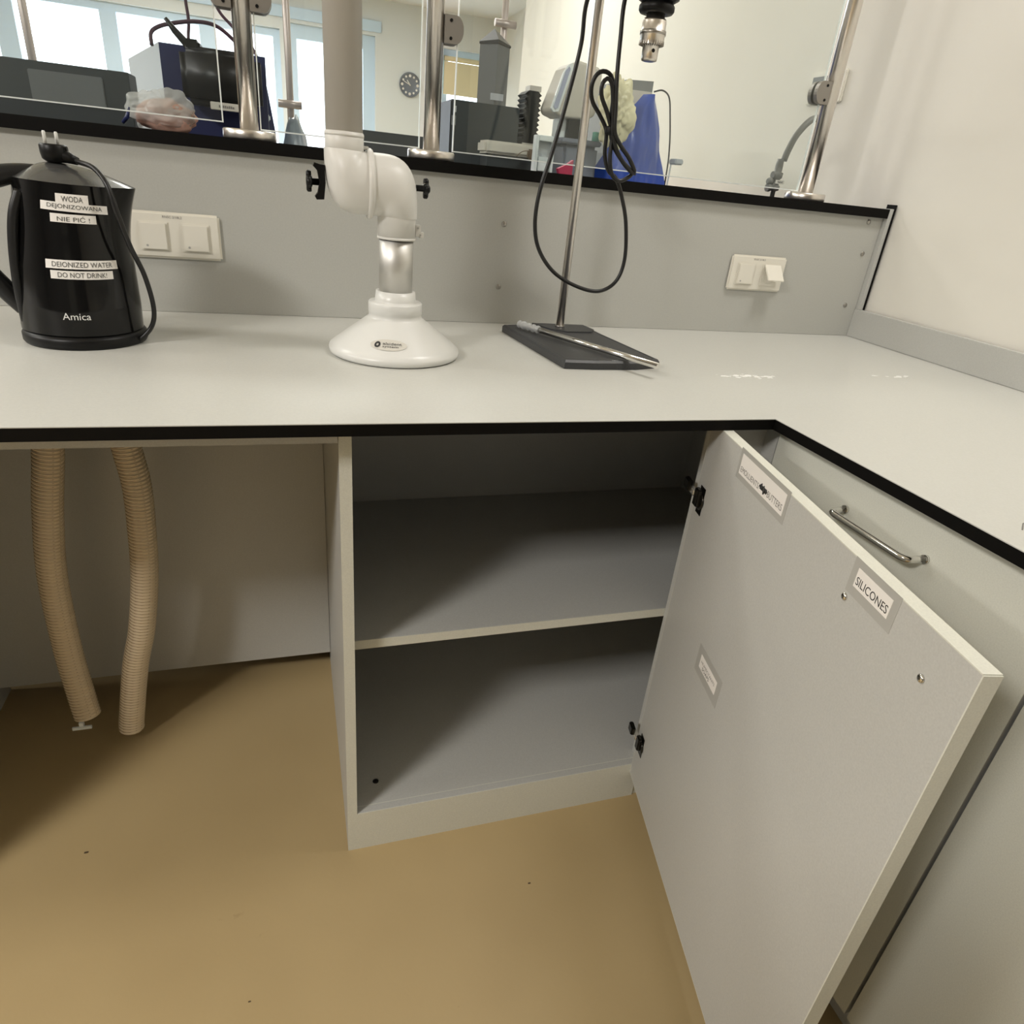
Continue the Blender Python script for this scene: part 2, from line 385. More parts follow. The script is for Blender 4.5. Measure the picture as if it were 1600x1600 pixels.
def label(par, s0, s1, z0, z1, lines, halo=.012, tilt=0, extra=None):
    """paper label under clear tape on the inner face (seen from -y side: +x runs to the viewer's right)"""
    mb = MB().box(s0-halo, s1+halo, -.0003, -.0001, z0-halo*1.1, z1+halo*.9, mi=2).box(s0, s1, -.0006, -.0003, z0, z1, mi=0)
    for body, h, wd_, cs, cz, mi in lines:
        put_text(mb, body, h, wd_, lambda x, y: (cs+x, -.0008, cz+y), mi)
    if extra: extra(mb)
    if tilt:
        c = Vector(((s0+s1)/2, 0, (z0+z1)/2)); mb.xf(Matrix.Translation(c) @ Matrix.Rotation(-tilt, 4, 'Y') @ Matrix.Translation(-c))
    o = dfin('label', mb, [m_paper, m_ink, m_tape, m_inkg], par); return o
def scribble(mb):
    mb.box(.205, .226, -.0012, -.0008, .8535, .860, .0, mi=1)
    mb.tube([(.205, -.0011, .857), (.209, -.0011, .8615), (.212, -.0011, .855), (.216, -.0011, .861), (.219, -.0011, .8515), (.223, -.0011, .859), (.227, -.0011, .856)], .0016, 6, mi=1)
label(door, .133, .276, .846, .877, [('EMOLLIENTS/', .0085, .066, .170, .8545, 3), ('BUTTERS', .0095, .044, .2505, .8560, 3)], .008, 0, scribble)
label(door, .448, .509, .851, .873, [('SILICONES', .0095, .056, .4785, .8595, 1)], .010)
label(door, .1715, .2415, .5115, .536, [('HUMECTANTS', .005, .058, .2065, .5255, 3), ('SOAPS', .006, .03, .2000, .5175, 1)], .014)
def hinge(z):
    o = dfin('hinge', MB().box(.016, .038, -.0012, -.0001, z-.034, z+.016, .0005, mi=0)
             .lathe([(.0150, -.0012), (.0150, -.003), (.012, -.004), (.002, -.0042)], (.027, 0, z-.010), 24, mi=0, axis='y')
             .box(.016, .032, -.011, -.002, z-.020, z+.012, .002, mi=0)
             .box(-.010, .017, -.013, -.005, z-.006, z+.006, .002, mi=1)
             .box(-.016, .006, -.020, -.011, z-.002, z+.018, .002, mi=0), [m_blk_metal, m_bright], door)
m_blk_metal = mat('dark_hinge_steel', (.05, .048, .042), .25, metal=.9); m_bright = mat('bright_hinge_arm', (.85, .83, .76), .25, metal=.8)
for z in (.757, .190): hinge(z)

# filler and the right run of cabinets (front plane x = .03)
XF_ = .03
def right_cabinet(y1, y0, label_, first):
    t = thing('base_cabinet', (.39, (y0+y1)/2, 0), label_, 'cabinet', 'closed cabinets of the right run')
    finish('body', MB().box(XF_+.021, .745, y0, y1, .10, ZU).box(XF_+.05, .745, y0, y1, 0, .10), m_lam, t)
    d = board('door', XF_, XF_+TH, y0+.0015, y1-.0015, .092, .8785, t, front='x')
    yc = (y0+y1)/2 if not first else -.2345
    pts = []
    a, b = yc+.0705, yc-.0705
    for k in range(9):
        q = PI/2*k/8; pts.append((XF_-.022-.010*math.sin(q), a-.012*(1-math.cos(q)), .8165))
    for k in range(9):
        q = PI/2*(8-k)/8; pts.append((XF_-.022-.010*math.sin(q), b+.012*(1-math.cos(q)), .8165))
    pts = [(XF_, a+.002, .8165)]+pts+[(XF_, b-.002, .8165)]
    h = finish('handle', MB().tube(pts, .0048, 16, ref=(0, 0, 1)).lathe([(.0062, XF_-.004), (.0062, XF_)], (0, a+.002, .8165), 16, axis='x').lathe([(.0062, XF_-.004), (.0062, XF_)], (0, b-.002, .8165), 16, axis='x'), m_chrome, d)
right_cabinet(.0165, -.479, 'closed grey cabinet with a chrome bow handle, right behind the open door', True)
right_cabinet(-.4815, -.985, 'closed grey cabinet at the lower right corner, beyond the dark door gap', False)
right_cabinet(-.9875, -1.75, 'closed grey cabinet at the end of the right run, out of the frame', False)

# kneehole : modesty panel, rail, left cabinet
solo('modesty_panel', MB().box(-1.424, XC-.001, .5923, .6103, .0612, .8545), m_lam, 'grey board closing the back of the knee space behind the two hoses', 'panel')
solo('support_rail', MB().box(-1.424, XC-.001, .047, .065, .8548, .8815), m_lam, 'thin pale rail under the black worktop edge above the knee space', 'rail')
t = thing('base_cabinet', (-2.0, .32, 0), 'closed grey cabinet left of the knee space, just outside the left edge', 'cabinet')
board('side_panel', -1.4425, -1.4245, YC, .66, 0, ZU, t)
finish('body', MB().box(-2.55, -1.443, YC+.02, .66, .1, ZU).box(-2.55, -1.443, YC+.06, .66, 0, .1), m_lam, t)
d = board('door', -2.54, -1.446, YC, YC+.018, .1, .878, t)
m_chip = mat('brown_floor_chip', (.07, .045, .02), .8)
# ================================================================ HOSES
def smooth_path(pts, n=14):
    pts = [Vector(p) for p in pts]; out = []
    P = [pts[0]*2-pts[1]]+pts+[pts[-1]*2-pts[-2]]
    for i in range(1, len(P)-2):
        for k in range(n):
            t = k/n; a, b_, c, d_ = P[i-1], P[i], P[i+1], P[i+2]
            out.append(.5*((2*b_)+(-a+c)*t+(2*a-5*b_+4*c-d_)*t*t+(-a+3*b_-3*c+d_)*t**3))
    out.append(pts[-1]); return out
def resample(path, step):
    out = [path[0]]; acc = 0
    for a, b_ in zip(path, path[1:]):
        d_ = (b_-a).length; pos = step-acc
        while pos <= d_: out.append(a.lerp(b_, pos/d_)); pos += step
        acc = d_-(pos-step)
    return out
def hose(pts, lab, r=.0240, clip=False):
    path = resample(smooth_path(pts, 20), .00125)
    mb = MB(); rs = [r+(.0016 if (i % 6) in (0, 1, 5) else -.0006) for i in range(len(path))]
    mb.tube(path, rs, 28, caps=False)
    t = thing('flexible_hose', tuple(pts[-1]), lab, 'hose', 'ribbed hoses in the knee space')
    o = finish('ribbed_tube', mb, m_hose, t)
    # wire helix
    hx = []; 
    n = len(path)
    a = None
    for i in range(n-1):
        tt = (path[i+1]-path[i]).normalized()
        a = (Vector((1, 0, 0)) if a is None else a); a = (a-tt*a.dot(tt)).normalized(); c = tt.cross(a)
        for s_ in range(2):
            th = 2*PI*(i+s_/2)/6; hx.append(path[i].lerp(path[i+1], s_/2)+(a*math.cos(th)+c*math.sin(th))*(r+.0012))
    if clip: finish('end_clip', MB().box(-1.222, -1.186, .399, .403, .080, .087).box(-1.209, -1.201, .401, .41, .084, .096), m_whitefr, t)
    finish('wire_spiral', MB().tube(hx, .0008, 5), m_hosewire, t)
m_hosewire = mat('brown_hose_spiral', (.36, .25, .15), .15, coat=.6)
hose([(-1.150, .45, .8810), (-1.153, .45, .80), (-1.1645, .45, .6994), (-1.1882, .45, .572), (-1.2066, .45, .4329), (-1.2117, .45, .2623), (-1.205, .44, .15), (-1.199, .43, .092)],
     'beige ribbed translucent hose nearest the left edge, hanging in the knee space', clip=True)
hose([(-1.055, .45, .8810), (-1.047, .45, .80), (-1.0395, .45, .6965), (-1.0336, .45, .6179), (-1.0382, .45, .521), (-1.0477, .45, .418), (-1.0695, .45, .2929), (-1.0954, .45, .1944), (-1.122, .447, .055), (-1.126, .446, .024)],
     'beige ribbed translucent hose nearer the cabinet, reaching almost to the floor')
for px_, py_, r_, lb in ((-1.1564, .1526, .0035, 'small brown chip in the floor below the knee space'), (-.3557, -.1001, .0025, 'small dark scratch on the floor in front of the cabinet'), (-.8558, -.1866, .002, 'small dark fleck on the floor at the bottom edge of the photo')):
    solo('floor_mark', MB().prism([(px_+r_*(1.6 if k % 2 else 1)*math.cos(k*PI/4), py_+r_*.6*math.sin(k*PI/4)) for k in range(8)], 'z', .0001, .0005), m_chip, lb, 'floor mark')

# ================================================================ KETTLE
KC = Vector((-1.066, .441, .9)); KA = math.radians(14.5)
kx = Vector((math.cos(KA), math.sin(KA), 0)); ky = Vector((-math.sin(KA), math.cos(KA), 0))
KM = Matrix((kx, ky, Vector((0, 0, 1)))).transposed().to_4x4(); KM.translation = KC
def kR(z):   # body radius vs local height
    pts = [(.020, .0855), (.06, .0855), (.12, .082), (.17, .0750), (.21, .0705), (.24, .0670), (.26, .06)]
    for (a, ra), (b_, rb) in zip(pts, pts[1:]):
        if z <= b_: return ra+(rb-ra)*max(0, (z-a))/(b_-a)
    return pts[-1][1]
def kP(th, z, off=0):
    """point on the body; th measured from the viewer side (-y) positive to the right"""
    r = kR(z)+off
    x, y = r*math.sin(th)+.011*min(1, z/.24)**1.3, -r*math.cos(th)
    s = max(0, math.sin(th)); sp = max(0, (z-.13)/.11)      # spout pulled to the right near the top
    x += (max(0, s)**8)*.026*min(1, sp)**1.6
    s2 = max(0, -math.sin(th)); x -= (s2**6)*.004
    return KM @ Vector((x, y, z))
def kfin(name, mb, mats, par): return finish(name, mb, mats, par)
kt = thing('kettle', tuple(KC+Vector((0, 0, .02))), 'glossy black electric kettle with white tape labels, standing at the left on the worktop', 'kettle')
kb = MB(); n = 96; zs = [.0215+.0035*i for i in range(63)]
vs = []; 
for z in zs:
    for j in range(n):
        th = 2*PI*j/n
        zz = z
        if z > .2:  # slanted rim : lower at spout, higher at the handle
            zz = .2+(z-.2)*(1-.06*math.sin(th))
        vs.append(kP(th, z)*1.0+Vector((0, 0, zz-z)))
k = len(zs)
kb.add(vs, [[i*n+j, i*n+(j+1) % n, (i+1)*n+(j+1) % n, (i+1)*n+j] for i in range(k-1) for j in range(n)], 0, True)
kb.add([vs[j] for j in range(n)], [list(range(n))]); kb.add([vs[(k-1)*n+j] for j in range(n)], [list(range(n))])
body = kfin('body', kb, m_gloss, kt)
# lid : shallow dome
ld_ = MB(); vs = []; rings = 10
ztop = zs[-1]
for i in range(rings+1):
    q = i/rings
    for j in range(n):
        th = 2*PI*j/n
        e = kP(th, ztop); e = e+Vector((0, 0, (.2+(ztop-.2)*(1-.06*math.sin(th)))-ztop))
        c = KM @ Vector((-.004, 0, ztop+.026)); p = e.lerp(c, q); p.z = e.z+(c.z-e.z)*math.sin(q*PI/2)+.0005
        vs.append(p)
ld_.add(vs, [[i*n+j, i*n+(j+1) % n, (i+1)*n+(j+1) % n, (i+1)*n+j] for i in range(rings) for j in range(n)], 0, True)
kfin('lid', ld_, m_kgrey, kt)
# handle loop
hp = smooth_path([(-.02, 0, .250), (-.050, 0, .2465), (-.085, 0, .237), (-.118, 0, .218), (-.130, 0, .17), (-.122, 0, .12), (-.100, 0, .082), (-.078, 0, .052)], 8)
hb = MB().tube(hp, [.010+.005*min(1, i/14) for i in range(len(hp))], 18)
for i in range(len(hb.v)): hb.v[i].y *= 1.15
hb.xf(KM); kfin('handle', hb, m_satblk, kt)
hb = MB().tube(smooth_path([(-.052, -.030, .225), (-.066, -.032, .19), (-.075, -.032, .14), (-.080, -.028, .08), (-.080, -.018, .035)], 8), .007, 12); hb.xf(KM)
kfin('grip_strip', hb, m_satblk, kt)
# tape labels, curved round the body
def ktape(s, z, wd, h, tilt, body_txt, tw, th_=None, txt=True, off=.0004):
    mb = MB(); N_ = 24; R0 = kR(z)
    def fn(x, y, o=off):
        ct, st = math.cos(tilt), math.sin(tilt); xx, yy = x*ct-y*st, x*st+y*ct
        return kP((s+xx)/R0, z+yy, o)
    g = [fn(-wd/2+wd*i/N_, yy) for yy in (-h/2, h/2) for i in range(N_+1)]
    mb.add(g, [[i, i+1, N_+2+i, N_+1+i] for i in range(N_)], 0, True)
    put_text(mb, body_txt, th_ or h*.62, tw, lambda x, y: fn(x, y, off+.0004), 1)
    kfin('label', mb, [m_paper, m_ink2], kt)
m_ink2 = mat('grey_tape_ink', (.07, .07, .065), .6)
ktape(.002, .2190, .042, .0135, -.03, 'WODA', .027, .0075)
ktape(.005, .2075, .090, .0118, -.05, 'DEJONIZOWANA', .072, .0075, off=.0007)
ktape(.001, .1925, .060, .0118, -.03, 'NIE PI\u0106 !', .042, .0082)
ktape(.006, .1285, .100, .0125, -.01, 'DEIONIZED WATER', .082, .0072)
ktape(.004, .1135, .086, .0120, -.01, 'DO NOT DRINK!', .066, .0072)
mb = MB(); R0 = kR(.052); put_text(mb, 'Amica', .0105, .038, lambda x, y: kP((-.012+x)/R0, .0525+y, .0006), 0)
kfin('lettering', mb, m_silver, kt)
# power base with its cord, plug resting on the lid
t = thing('power_stand', tuple(KC), 'round black power base under the kettle, its cord led over the lid', 'kettle base')
mb = MB().lathe([(.088, 0), (.0905, .004), (.0905, .014), (.087, .0195), (.07, .0205)], (0, 0, 0), 64); mb.xf(KM); kfin('base_plate', mb, m_blk, t)
cord = smooth_path([(-1.048, .432, 1.1745), (-1.0422, .43, 1.172), (-1.0316, .425, 1.1690), (-1.0075, .405, 1.1625), (-.9889, .382, 1.1420), (-.9786, .377, 1.0974), (-.9705, .385, 1.0563), (-.9600, .405, 1.0114), (-.9543, .41, .9611), (-.9614, .412, .9294), (-.9830, .410, .9065), (-.9950, .420, .906)], 10)
kfin('power_cord', MB().tube(cord, .0038, 12), m_cable, t)
pl = MB()
pl.lathe([(.012, 0), (.017, .004), (.0185, .012), (.0185, .022), (.0165, .0245)], (-1.064, .437, 1.1650), 24)
pl.tube([(-1.064, .437, 1.1755), (-1.054, .434, 1.1755), (-1.042, .4315, 1.172), (-1.033, .4285, 1.169)], [.011, .0105, .0075, .0055], 14)
pl.box(-1.052, -1.045, .427, .441, 1.170, 1.189, .003)
plug = kfin('plug', pl, m_blk, t)
for dx, dy in ((-.0035, -.009), (.008, .008)):
    kfin('plug_pin', MB().lathe([(.0024, 0), (.0024, .017), (.0015, .0188)], (-1.0695+dx+.002, .437+dy, 1.1875), 12), m_silver, plug)

# ================================================================ SOCKET PLATES
def plate(xc, zc, lab, open_lid):
    t = thing('socket_plate', (xc, D, zc), lab, 'socket plate', 'double socket plates on the service panel')
    finish('frame', MB().box(xc-.0815, xc+.0815, D-.009, D-.0003, zc-.042, zc+.042, .004), m_switch, t)
    mb = MB(); put_text(mb, 'RNSC 2/18L2', .0042, .034, lambda x, y: (xc+x-.002, D-.0094, zc+.0335+y), 0); finish('lettering', mb, m_inkg, t)
    for k, dx in enumerate((-.037, .037)):
        x = xc+dx
        f = finish('socket_cover', MB().box(x-.026, x+.026, D-.0112, D-.009, zc-.029, zc+.025, .001), m_switch, t)
        fl = MB()
        if open_lid and k == 1:
            f2 = MB().box(x-.024, x+.024, -.0035, 0, -.045, 0, .0012)
            f2.xf(Matrix.Translation((0, D-.0125, zc+.022)) @ Matrix.Rotation(math.radians(-38), 4, 'X')); l_ = finish('flip_lid', f2, m_switch, t)
            finish('socket_well', MB().lathe([(.0205, D-.0115), (.0205, D-.0125), (.018, D-.0125), (.0175, D-.0114)], (x, 0, zc-.002), 28, axis='y'), m_switch, t)
        else:
            l_ = finish('flip_lid', MB().box(x-.0225, x+.0225, D-.0152, D-.0113, zc-.026, zc+.022, .0012), m_switch, t)
            finish('drop_symbol', MB().lathe([(.0022, D-.0153), (.0022, D-.0156)], (x-.013, 0, zc-.019), 12, axis='y'), m_tape, t)
plate(-.944, 1.0465, 'white double socket plate with both lids shut, right behind the kettle', False)
plate(.402, 1.049, 'white double socket plate at the right with one lid flipped open', True)

# ================================================================ FUME EXTRACTION ARM
FX, FY = -.558, .385
t = thing('extraction_arm', (FX, FY, .9), 'white fume extraction arm with conical hood resting on the worktop', 'extraction arm')
hood = finish('hood', MB().lathe([(.112, .9003), (.1165, .903), (.1175, .909), (.1165, .913), (.108, .9205), (.05, .964), (.047, .967), (.047, .9725), (.0475, .973), (.0475, .990), (.046, .992), (.0365, .992), (.036, .995), (.0345, 1.010), (.030, 1.010)], (FX, FY, 0), 72), m_whitegloss, t)
finish('hood_seal', MB().lathe([(.1125, .9001), (.1125, .9030)], (FX, FY, 0), 64), m_blk, t)
# maker's oval badge on the cone (curved)
def cone(th, z, off):
    r = .108+(z-.9205)/(.964-.9205)*(.05-.108) if z > .9205 else .108+(.9205-z)*1.1
    return Vector((FX+(r+off)*math.sin(th), FY-(r+off)*math.cos(th), z+off*.9))
mb = MB(); c0 = -.26; zc_ = .9335; n = 40
def cf(x, y, o=.0006): return cone(c0+x/.095, zc_+y*.64, o)
ring = [(.033*math.cos(2*PI*i/n), .0115*math.sin(2*PI*i/n)) for i in range(n)]
gr = [cf(0, 0)]; fs = []
for q in (.35, .7, 1.0):
    gr += [cf(x*q, y*q) for x, y in ring]
for i in range(n): fs.append([0, 1+i, 1+(i+1) % n])
for s_ in range(2):
    for i in range(n): fs.append([1+s_*n+i, 1+s_*n+(i+1) % n, 1+(s_+1)*n+(i+1) % n, 1+(s_+1)*n+i])
mb.add(gr, fs, 0, True)
put_text(mb, 'alsident', .0052, .034, lambda x, y: cf(x+.0065, y+.0025, .001), 1)
put_text(mb, 'system', .0046, .027, lambda x, y: cf(x+.0035, y-.0042, .001), 1)
rr = [cf(-.0195+.0052*math.cos(2*PI*i/20), -.0005+.0062*math.sin(2*PI*i/20), .0011) for i in range(20)]+[cf(-.0195+.002*math.cos(2*PI*i/20), -.0005+.0024*math.sin(2*PI*i/20), .0011) for i in range(20)]
mb.add(rr, [[i, (i+1) % 20, 20+(i+1) % 20, 20+i] for i in range(20)], 1)
finish('badge', mb, [mat('badge_silver', (.62, .60, .54), .4), m_ink], hood)
finish('metal_tube', MB().lathe([(.0292, 1.004), (.0292, 1.105)], (FX, FY, 0), 48), m_alu, t)
ZA = 1.177; XJ = -.6036
# lower elbow : up from the socket, turning left
def elbow2(sign):
    """fat horizontal barrel closed by a rounded end, with the narrower vertical spigot entering it"""
    xv = FX if sign > 0 else -.6425
    R = .0470; rv = .0318 if sign > 0 else .0300
    zend = 1.0955 if sign > 0 else 1.246
    mb = MB()
    # vertical spigot up to the barrel axis
    mb.lathe([(rv, zend), (rv, ZA)], (xv, FY, 0), 48)
    mb.lathe([(rv+.0008, zend), (rv+.0008, zend+(.004 if sign > 0 else -.004))], (xv, FY, 0), 48)
    # swept quarter: outer bend is a big radius, inner bend collapsed to the crease
    xo = xv+sign*rv            # outermost x of the spigot
    N_ = 18; M_ = 40; vs = []
    # cross sections fan about the crease point C
    C = Vector((xv-sign*rv+sign*.002, FY, ZA-sign*R))  # inner crease
    for j in range(M_):
        th = 2*PI*j/M_
        vs.append(Vector((XJ, FY+R*math.sin(th), ZA-sign*R*math.cos(th))))
    for i in range(N_+1):
        a = PI/2*i/N_          # 0 = barrel section (vertical plane), 90deg = spigot section (horizontal plane)
        # section direction from crease
        dx, dz = sign*math.sin(a), sign*math.cos(a)
        # diameter along the direction: super-ellipse between 2R and 2rv
        e = 3.0
        A, B = 2*rv, 2*R
        L_ = 1/((abs(math.sin(a))/A)**e+(abs(math.cos(a))/B)**e)**(1/e)
        hw = R+(rv-R)*(i/N_)**2.6
        for j in range(M_):
            th = 2*PI*j/M_
            al = L_/2*(1-math.cos(th)); w_ = hw*math.sin(th)
            vs.append(C+Vector((dx*al, w_, dz*al)))
    mb.add(vs, [[i*M_+j, i*M_+(j+1) % M_, (i+1)*M_+(j+1) % M_, (i+1)*M_+j] for i in range(N_+1) for j in range(M_)], 0, True)
    mb.add([vs[j] for j in range(M_)], [list(range(M_))])
    return mb
finish('lower_elbow', elbow2(1), m_white, t)
finish('upper_elbow', elbow2(-1), m_white, t)
finish('joint_flange', MB().lathe([(.047, -.0045), (.0515, -.004), (.0525, -.001), (.0525, .0015), (.0505, .0045), (.047, .0055)], (XJ, FY, ZA), 56, axis='x').box(XJ-.012, XJ-.001, FY-.006, FY+.006, ZA+.049, ZA+.0545, .001), m_white, t)
finish('upper_tube', MB().lathe([(.0288, 1.20), (.0288, CEIL-.05)], (-.6425, FY, 0), 48), m_greytube, t)
finish('upper_collar', MB().lathe([(.0303, 1.205), (.0303, 1.2475), (.0288, 1.2485)], (-.6425, FY, 0), 48), m_white, t)
finish('ceiling_mount', MB().lathe([(.05, CEIL-.06), (.09, CEIL-.012), (.09, CEIL-.001)], (-.6425, FY, 0), 40), m_white, t)
def knob(x, sign, z, big):
    mb = MB().lathe([(.005, x), (.005, x+sign*.012), (.0075, x+sign*.0125), (.0095, x+sign*.016), (.010, x+sign*.0195), (.0055, x+sign*.022)], (0, FY, z), 24, axis='x')
    k_ = finish('clamp_knob', mb, m_blk, t)
    for j in range(3):
        a = j*2*PI/3+.5
        q = MB().lathe([(.0055, x+sign*.0135), (.0065, x+sign*.0155), (.0065, x+sign*.0195), (.004, x+sign*.0215)], (0, FY+.011*math.sin(a), z+.011*math.cos(a)), 14, axis='x')
        finish('lobe', q, m_blk, k_)
knob(-.6815, -1, 1.173, 1); knob(-.5262, 1, 1.178, 0)
# black friction plate at the left of the joint
finish('friction_plate', MB().prism([(-.6815, 1.199), (-.690, 1.201), (-.692, 1.196), (-.686, 1.190), (-.683, 1.173), (-.686, 1.158), (-.6905, 1.152), (-.688, 1.1475), (-.6765, 1.1485), (-.6735, 1.173), (-.6745, 1.199)], 'y', FY-.011, FY+.011), m_blk, t)
finish('small_clip', MB().box(-.5262, -.517, FY-.004, FY+.004, 1.102, 1.121, .001).box(-.519, -.511, FY-.004, FY+.004, 1.1005, 1.110, .001), m_white, t)
for zz, xx in ((1.116, -.522), (1.105, -.5175)):
    finish('clip_hole', MB().lathe([(.0017, FY-.0042), (.0017, FY-.0046)], (xx, 0, zz), 10, axis='y'), m_tape, t)

# ================================================================ STIRRER STAND
t = thing('stirrer_stand', (-.157, .585, .9), 'retort stand with a charcoal base plate and slim steel rod, on the worktop', 'stand')
bp_ = [(-.290, .594), (-.258, .287), (-.200, .283), (-.110, .286), (-.052, .303), (-.079, .530), (-.084, .612), (-.190, .616)]
mb = MB(); n = len(bp_); cxx = sum(p[0] for p in bp_)/n; cyy = sum(p[1] for p in bp_)/n
lv = [(1.0, .9003), (1.0, .9125), (.975, .9165), (.93, .9172), (.91, .9162)]
vs = [Vector((cxx+(x-cxx)*s_, cyy+(y-cyy)*s_, z)) for s_, z in lv for x, y in bp_]
mb.add(vs, [[i*n+j, i*n+(j+1) % n, (i+1)*n+(j+1) % n, (i+1)*n+j] for i in range(len(lv)-1) for j in range(n)]+[list(range(n))[::-1], [(len(lv)-1)*n+j for j in range(n)]])
finish('base_plate', mb, m_iron, t)
finish('rod_boss', MB().prism([(-.215, .612), (-.09, .610), (-.083, .56), (-.10, .535), (-.16, .53), (-.19, .555)], 'z', .9155, .9185), m_iron, t)
finish('rod', MB().lathe([(.0088, .9185), (.0088, 1.93), (.006, 1.935)], (-.157, .585, 0), 32), m_steel, t)
finish('rod_nut', MB().lathe([(.011, .9183), (.011, .921)], (-.157, .585, 0), 20), m_satin, t)
# loose shaft lying across the base
t = thing('stirring_shaft', (-.18, .386, .918), 'bright steel stirring rod lying across the stand base, tip over its front corner', 'stirring rod')
a = Vector((-.262, .552, .9260)); b_ = Vector((-.099, .2245, .9246))
finish('shaft', MB().tube([a, a.lerp(b_, .5), b_], .0058, 18), m_chrome, t)
dd = (b_-a).normalized()
cl = MB(); wn = 40
cl.tube([a+dd*(-.004+.062*k_/wn) for k_ in range(wn+1)], [.0066+.0022*abs(noise.noise(Vector((k_*.37, 2, 5))))+(.0015 if k_ % 9 < 3 else 0) for k_ in range(wn+1)], 14)
finish('plastic_wrap', cl, m_bag, t)

# overhead stirrer with chuck, clamped to the rod (mostly above the frame)
CX, CY = -.103, .45
t = thing('overhead_stirrer', (CX, CY, 1.415), 'overhead stirrer with a steel drill chuck, hanging from the rod at the top edge', 'stirrer')
ch = MB().lathe([(.010, 1.4165), (.0135, 1.4175), (.0145, 1.421), (.0145, 1.4405), (.0205, 1.4405), (.0215, 1.4435), (.0215, 1.4545), (.0225, 1.4555), (.0225, 1.4615), (.0212, 1.4625), (.0212, 1.4745), (.0195, 1.4790), (.0165, 1.480), (.0165, 1.487)], (CX, CY, 0), 48)
chuck = finish('chuck', ch, m_steel, t)
finish('knurled_band', MB().lathe([(.0229, 1.4555), (.0229, 1.4615)], (CX, CY, 0), 48), m_satin, chuck)
tg = MB()
for j in range(30):
    a_ = 2*PI*j/30; c_, s_ = math.cos(a_), math.sin(a_)
    p = [Vector((CX, CY, 0))+Vector((r_*math.cos(a_+q), r_*math.sin(a_+q), z_)) for r_, q, z_ in ((.0222, -.055, 1.4405), (.0222, .055, 1.4405), (.0218, 0, 1.4470), (.0158, -.055, 1.4385), (.0158, .055, 1.4385), (.0158, 0, 1.442))]
    tg.add(p, [[0, 1, 2], [3, 5, 4], [0, 3, 4, 1], [1, 4, 5, 2], [2, 5, 3, 0]])
finish('gear_teeth', tg, m_satin, chuck)
vd = (Vector((CAM[0], CAM[1], 0))-Vector((CX, CY, 0))).normalized()
vr = Vector((-vd.y, vd.x, 0)); hd = (vd*.93+vr*.36).normalized()
hc = Vector((CX, CY, 1.4315))+hd*.01425
finish('key_hole', MB().tube([hc-hd*.001, hc+hd*.0004], .0030, 14, smooth=False), m_blk, chuck)
finish('collar', MB().lathe([(.018, 1.486), (.0285, 1.487), (.031, 1.4905), (.031, 1.4965), (.028, 1.5005), (.026, 1.502)], (CX, CY, 0), 40), m_blk, t)
finish('motor_housing', MB().lathe([(.026, 1.501), (.037, 1.5075), (.039, 1.516), (.040, 1.75), (.036, 1.77), (.01, 1.775)], (CX, CY, 0), 48), m_blk, t)
finish('blue_shell', MB().box(CX-.044, CX+.03, CY-.035, CY+.05, 1.512, 1.76, .012), m_navy, t)
finish('clamp_arm', MB().box(-.168, -.146, CY+.03, .60, 1.60, 1.625, .004).box(-.175, -.139, .566, .604, 1.59, 1.635, .004), m_satin, t)
cA = [(-.150, .50, 1.640), (-.172, .55, 1.575), (-.1978, .545, 1.5037), (-.2090, .52, 1.4354), (-.2248, .52, 1.3438), (-.2433, .52, 1.257), (-.2602, .52, 1.1886), (-.2629, .52, 1.1304), (-.2491, .52, 1.0832), (-.2117, .52, 1.0417), (-.1574, .52, 1.0162), (-.104, .52, 1.0082), (-.0668, .52, 1.0299), (-.054, .52, 1.0763), (-.0638, .52, 1.1448), (-.0812, .52, 1.1918), (-.1000, .52, 1.2253),
      (-.1193, .523, 1.2394), (-.1300, .526, 1.2678), (-.1332, .526, 1.306), (-.1500, .526, 1.330), (-.1700, .526, 1.352), (-.1765, .524, 1.375), (-.170, .522, 1.395), (-.1560, .520, 1.4017), (-.1410, .518, 1.3946), (-.1335, .516, 1.3702), (-.1330, .514, 1.335),
      (-.1300, .512, 1.303), (-.1180, .510, 1.278), (-.0950, .508, 1.255), (-.0740, .508, 1.2400), (-.0840, .506, 1.2290), (-.1010, .506, 1.2225), (-.1180, .506, 1.2330), (-.1260, .508, 1.262), (-.1275, .510, 1.300), (-.1430, .508, 1.333), (-.1600, .508, 1.360), (-.1620, .508, 1.380), (-.1520, .508, 1.390), (-.1430, .506, 1.380), (-.1370, .504, 1.350), (-.1325, .503, 1.320),
      (-.1290, .502, 1.298), (-.1130, .502, 1.270), (-.090, .502, 1.2480), (-.070, .502, 1.2385), (-.0870, .500, 1.262), (-.1120, .500, 1.2850), (-.1270, .500, 1.306), (-.1310, .502, 1.345), (-.1360, .505, 1.3953), (-.1374, .51, 1.4551), (-.1387, .51, 1.5124), (-.132, .49, 1.57), (-.12, .46, 1.60)]
cA = resample(smooth_path(cA, 10), .006)
finish('power_cable', MB().tube(cA, .0040, 10), m_cable, t)
finish('cable_tie', MB().lathe([(.010, 1.300), (.0105, 1.304), (.0105, 1.311), (.010, 1.314)], (-.1315, .512, 0), 20), m_blk, t)

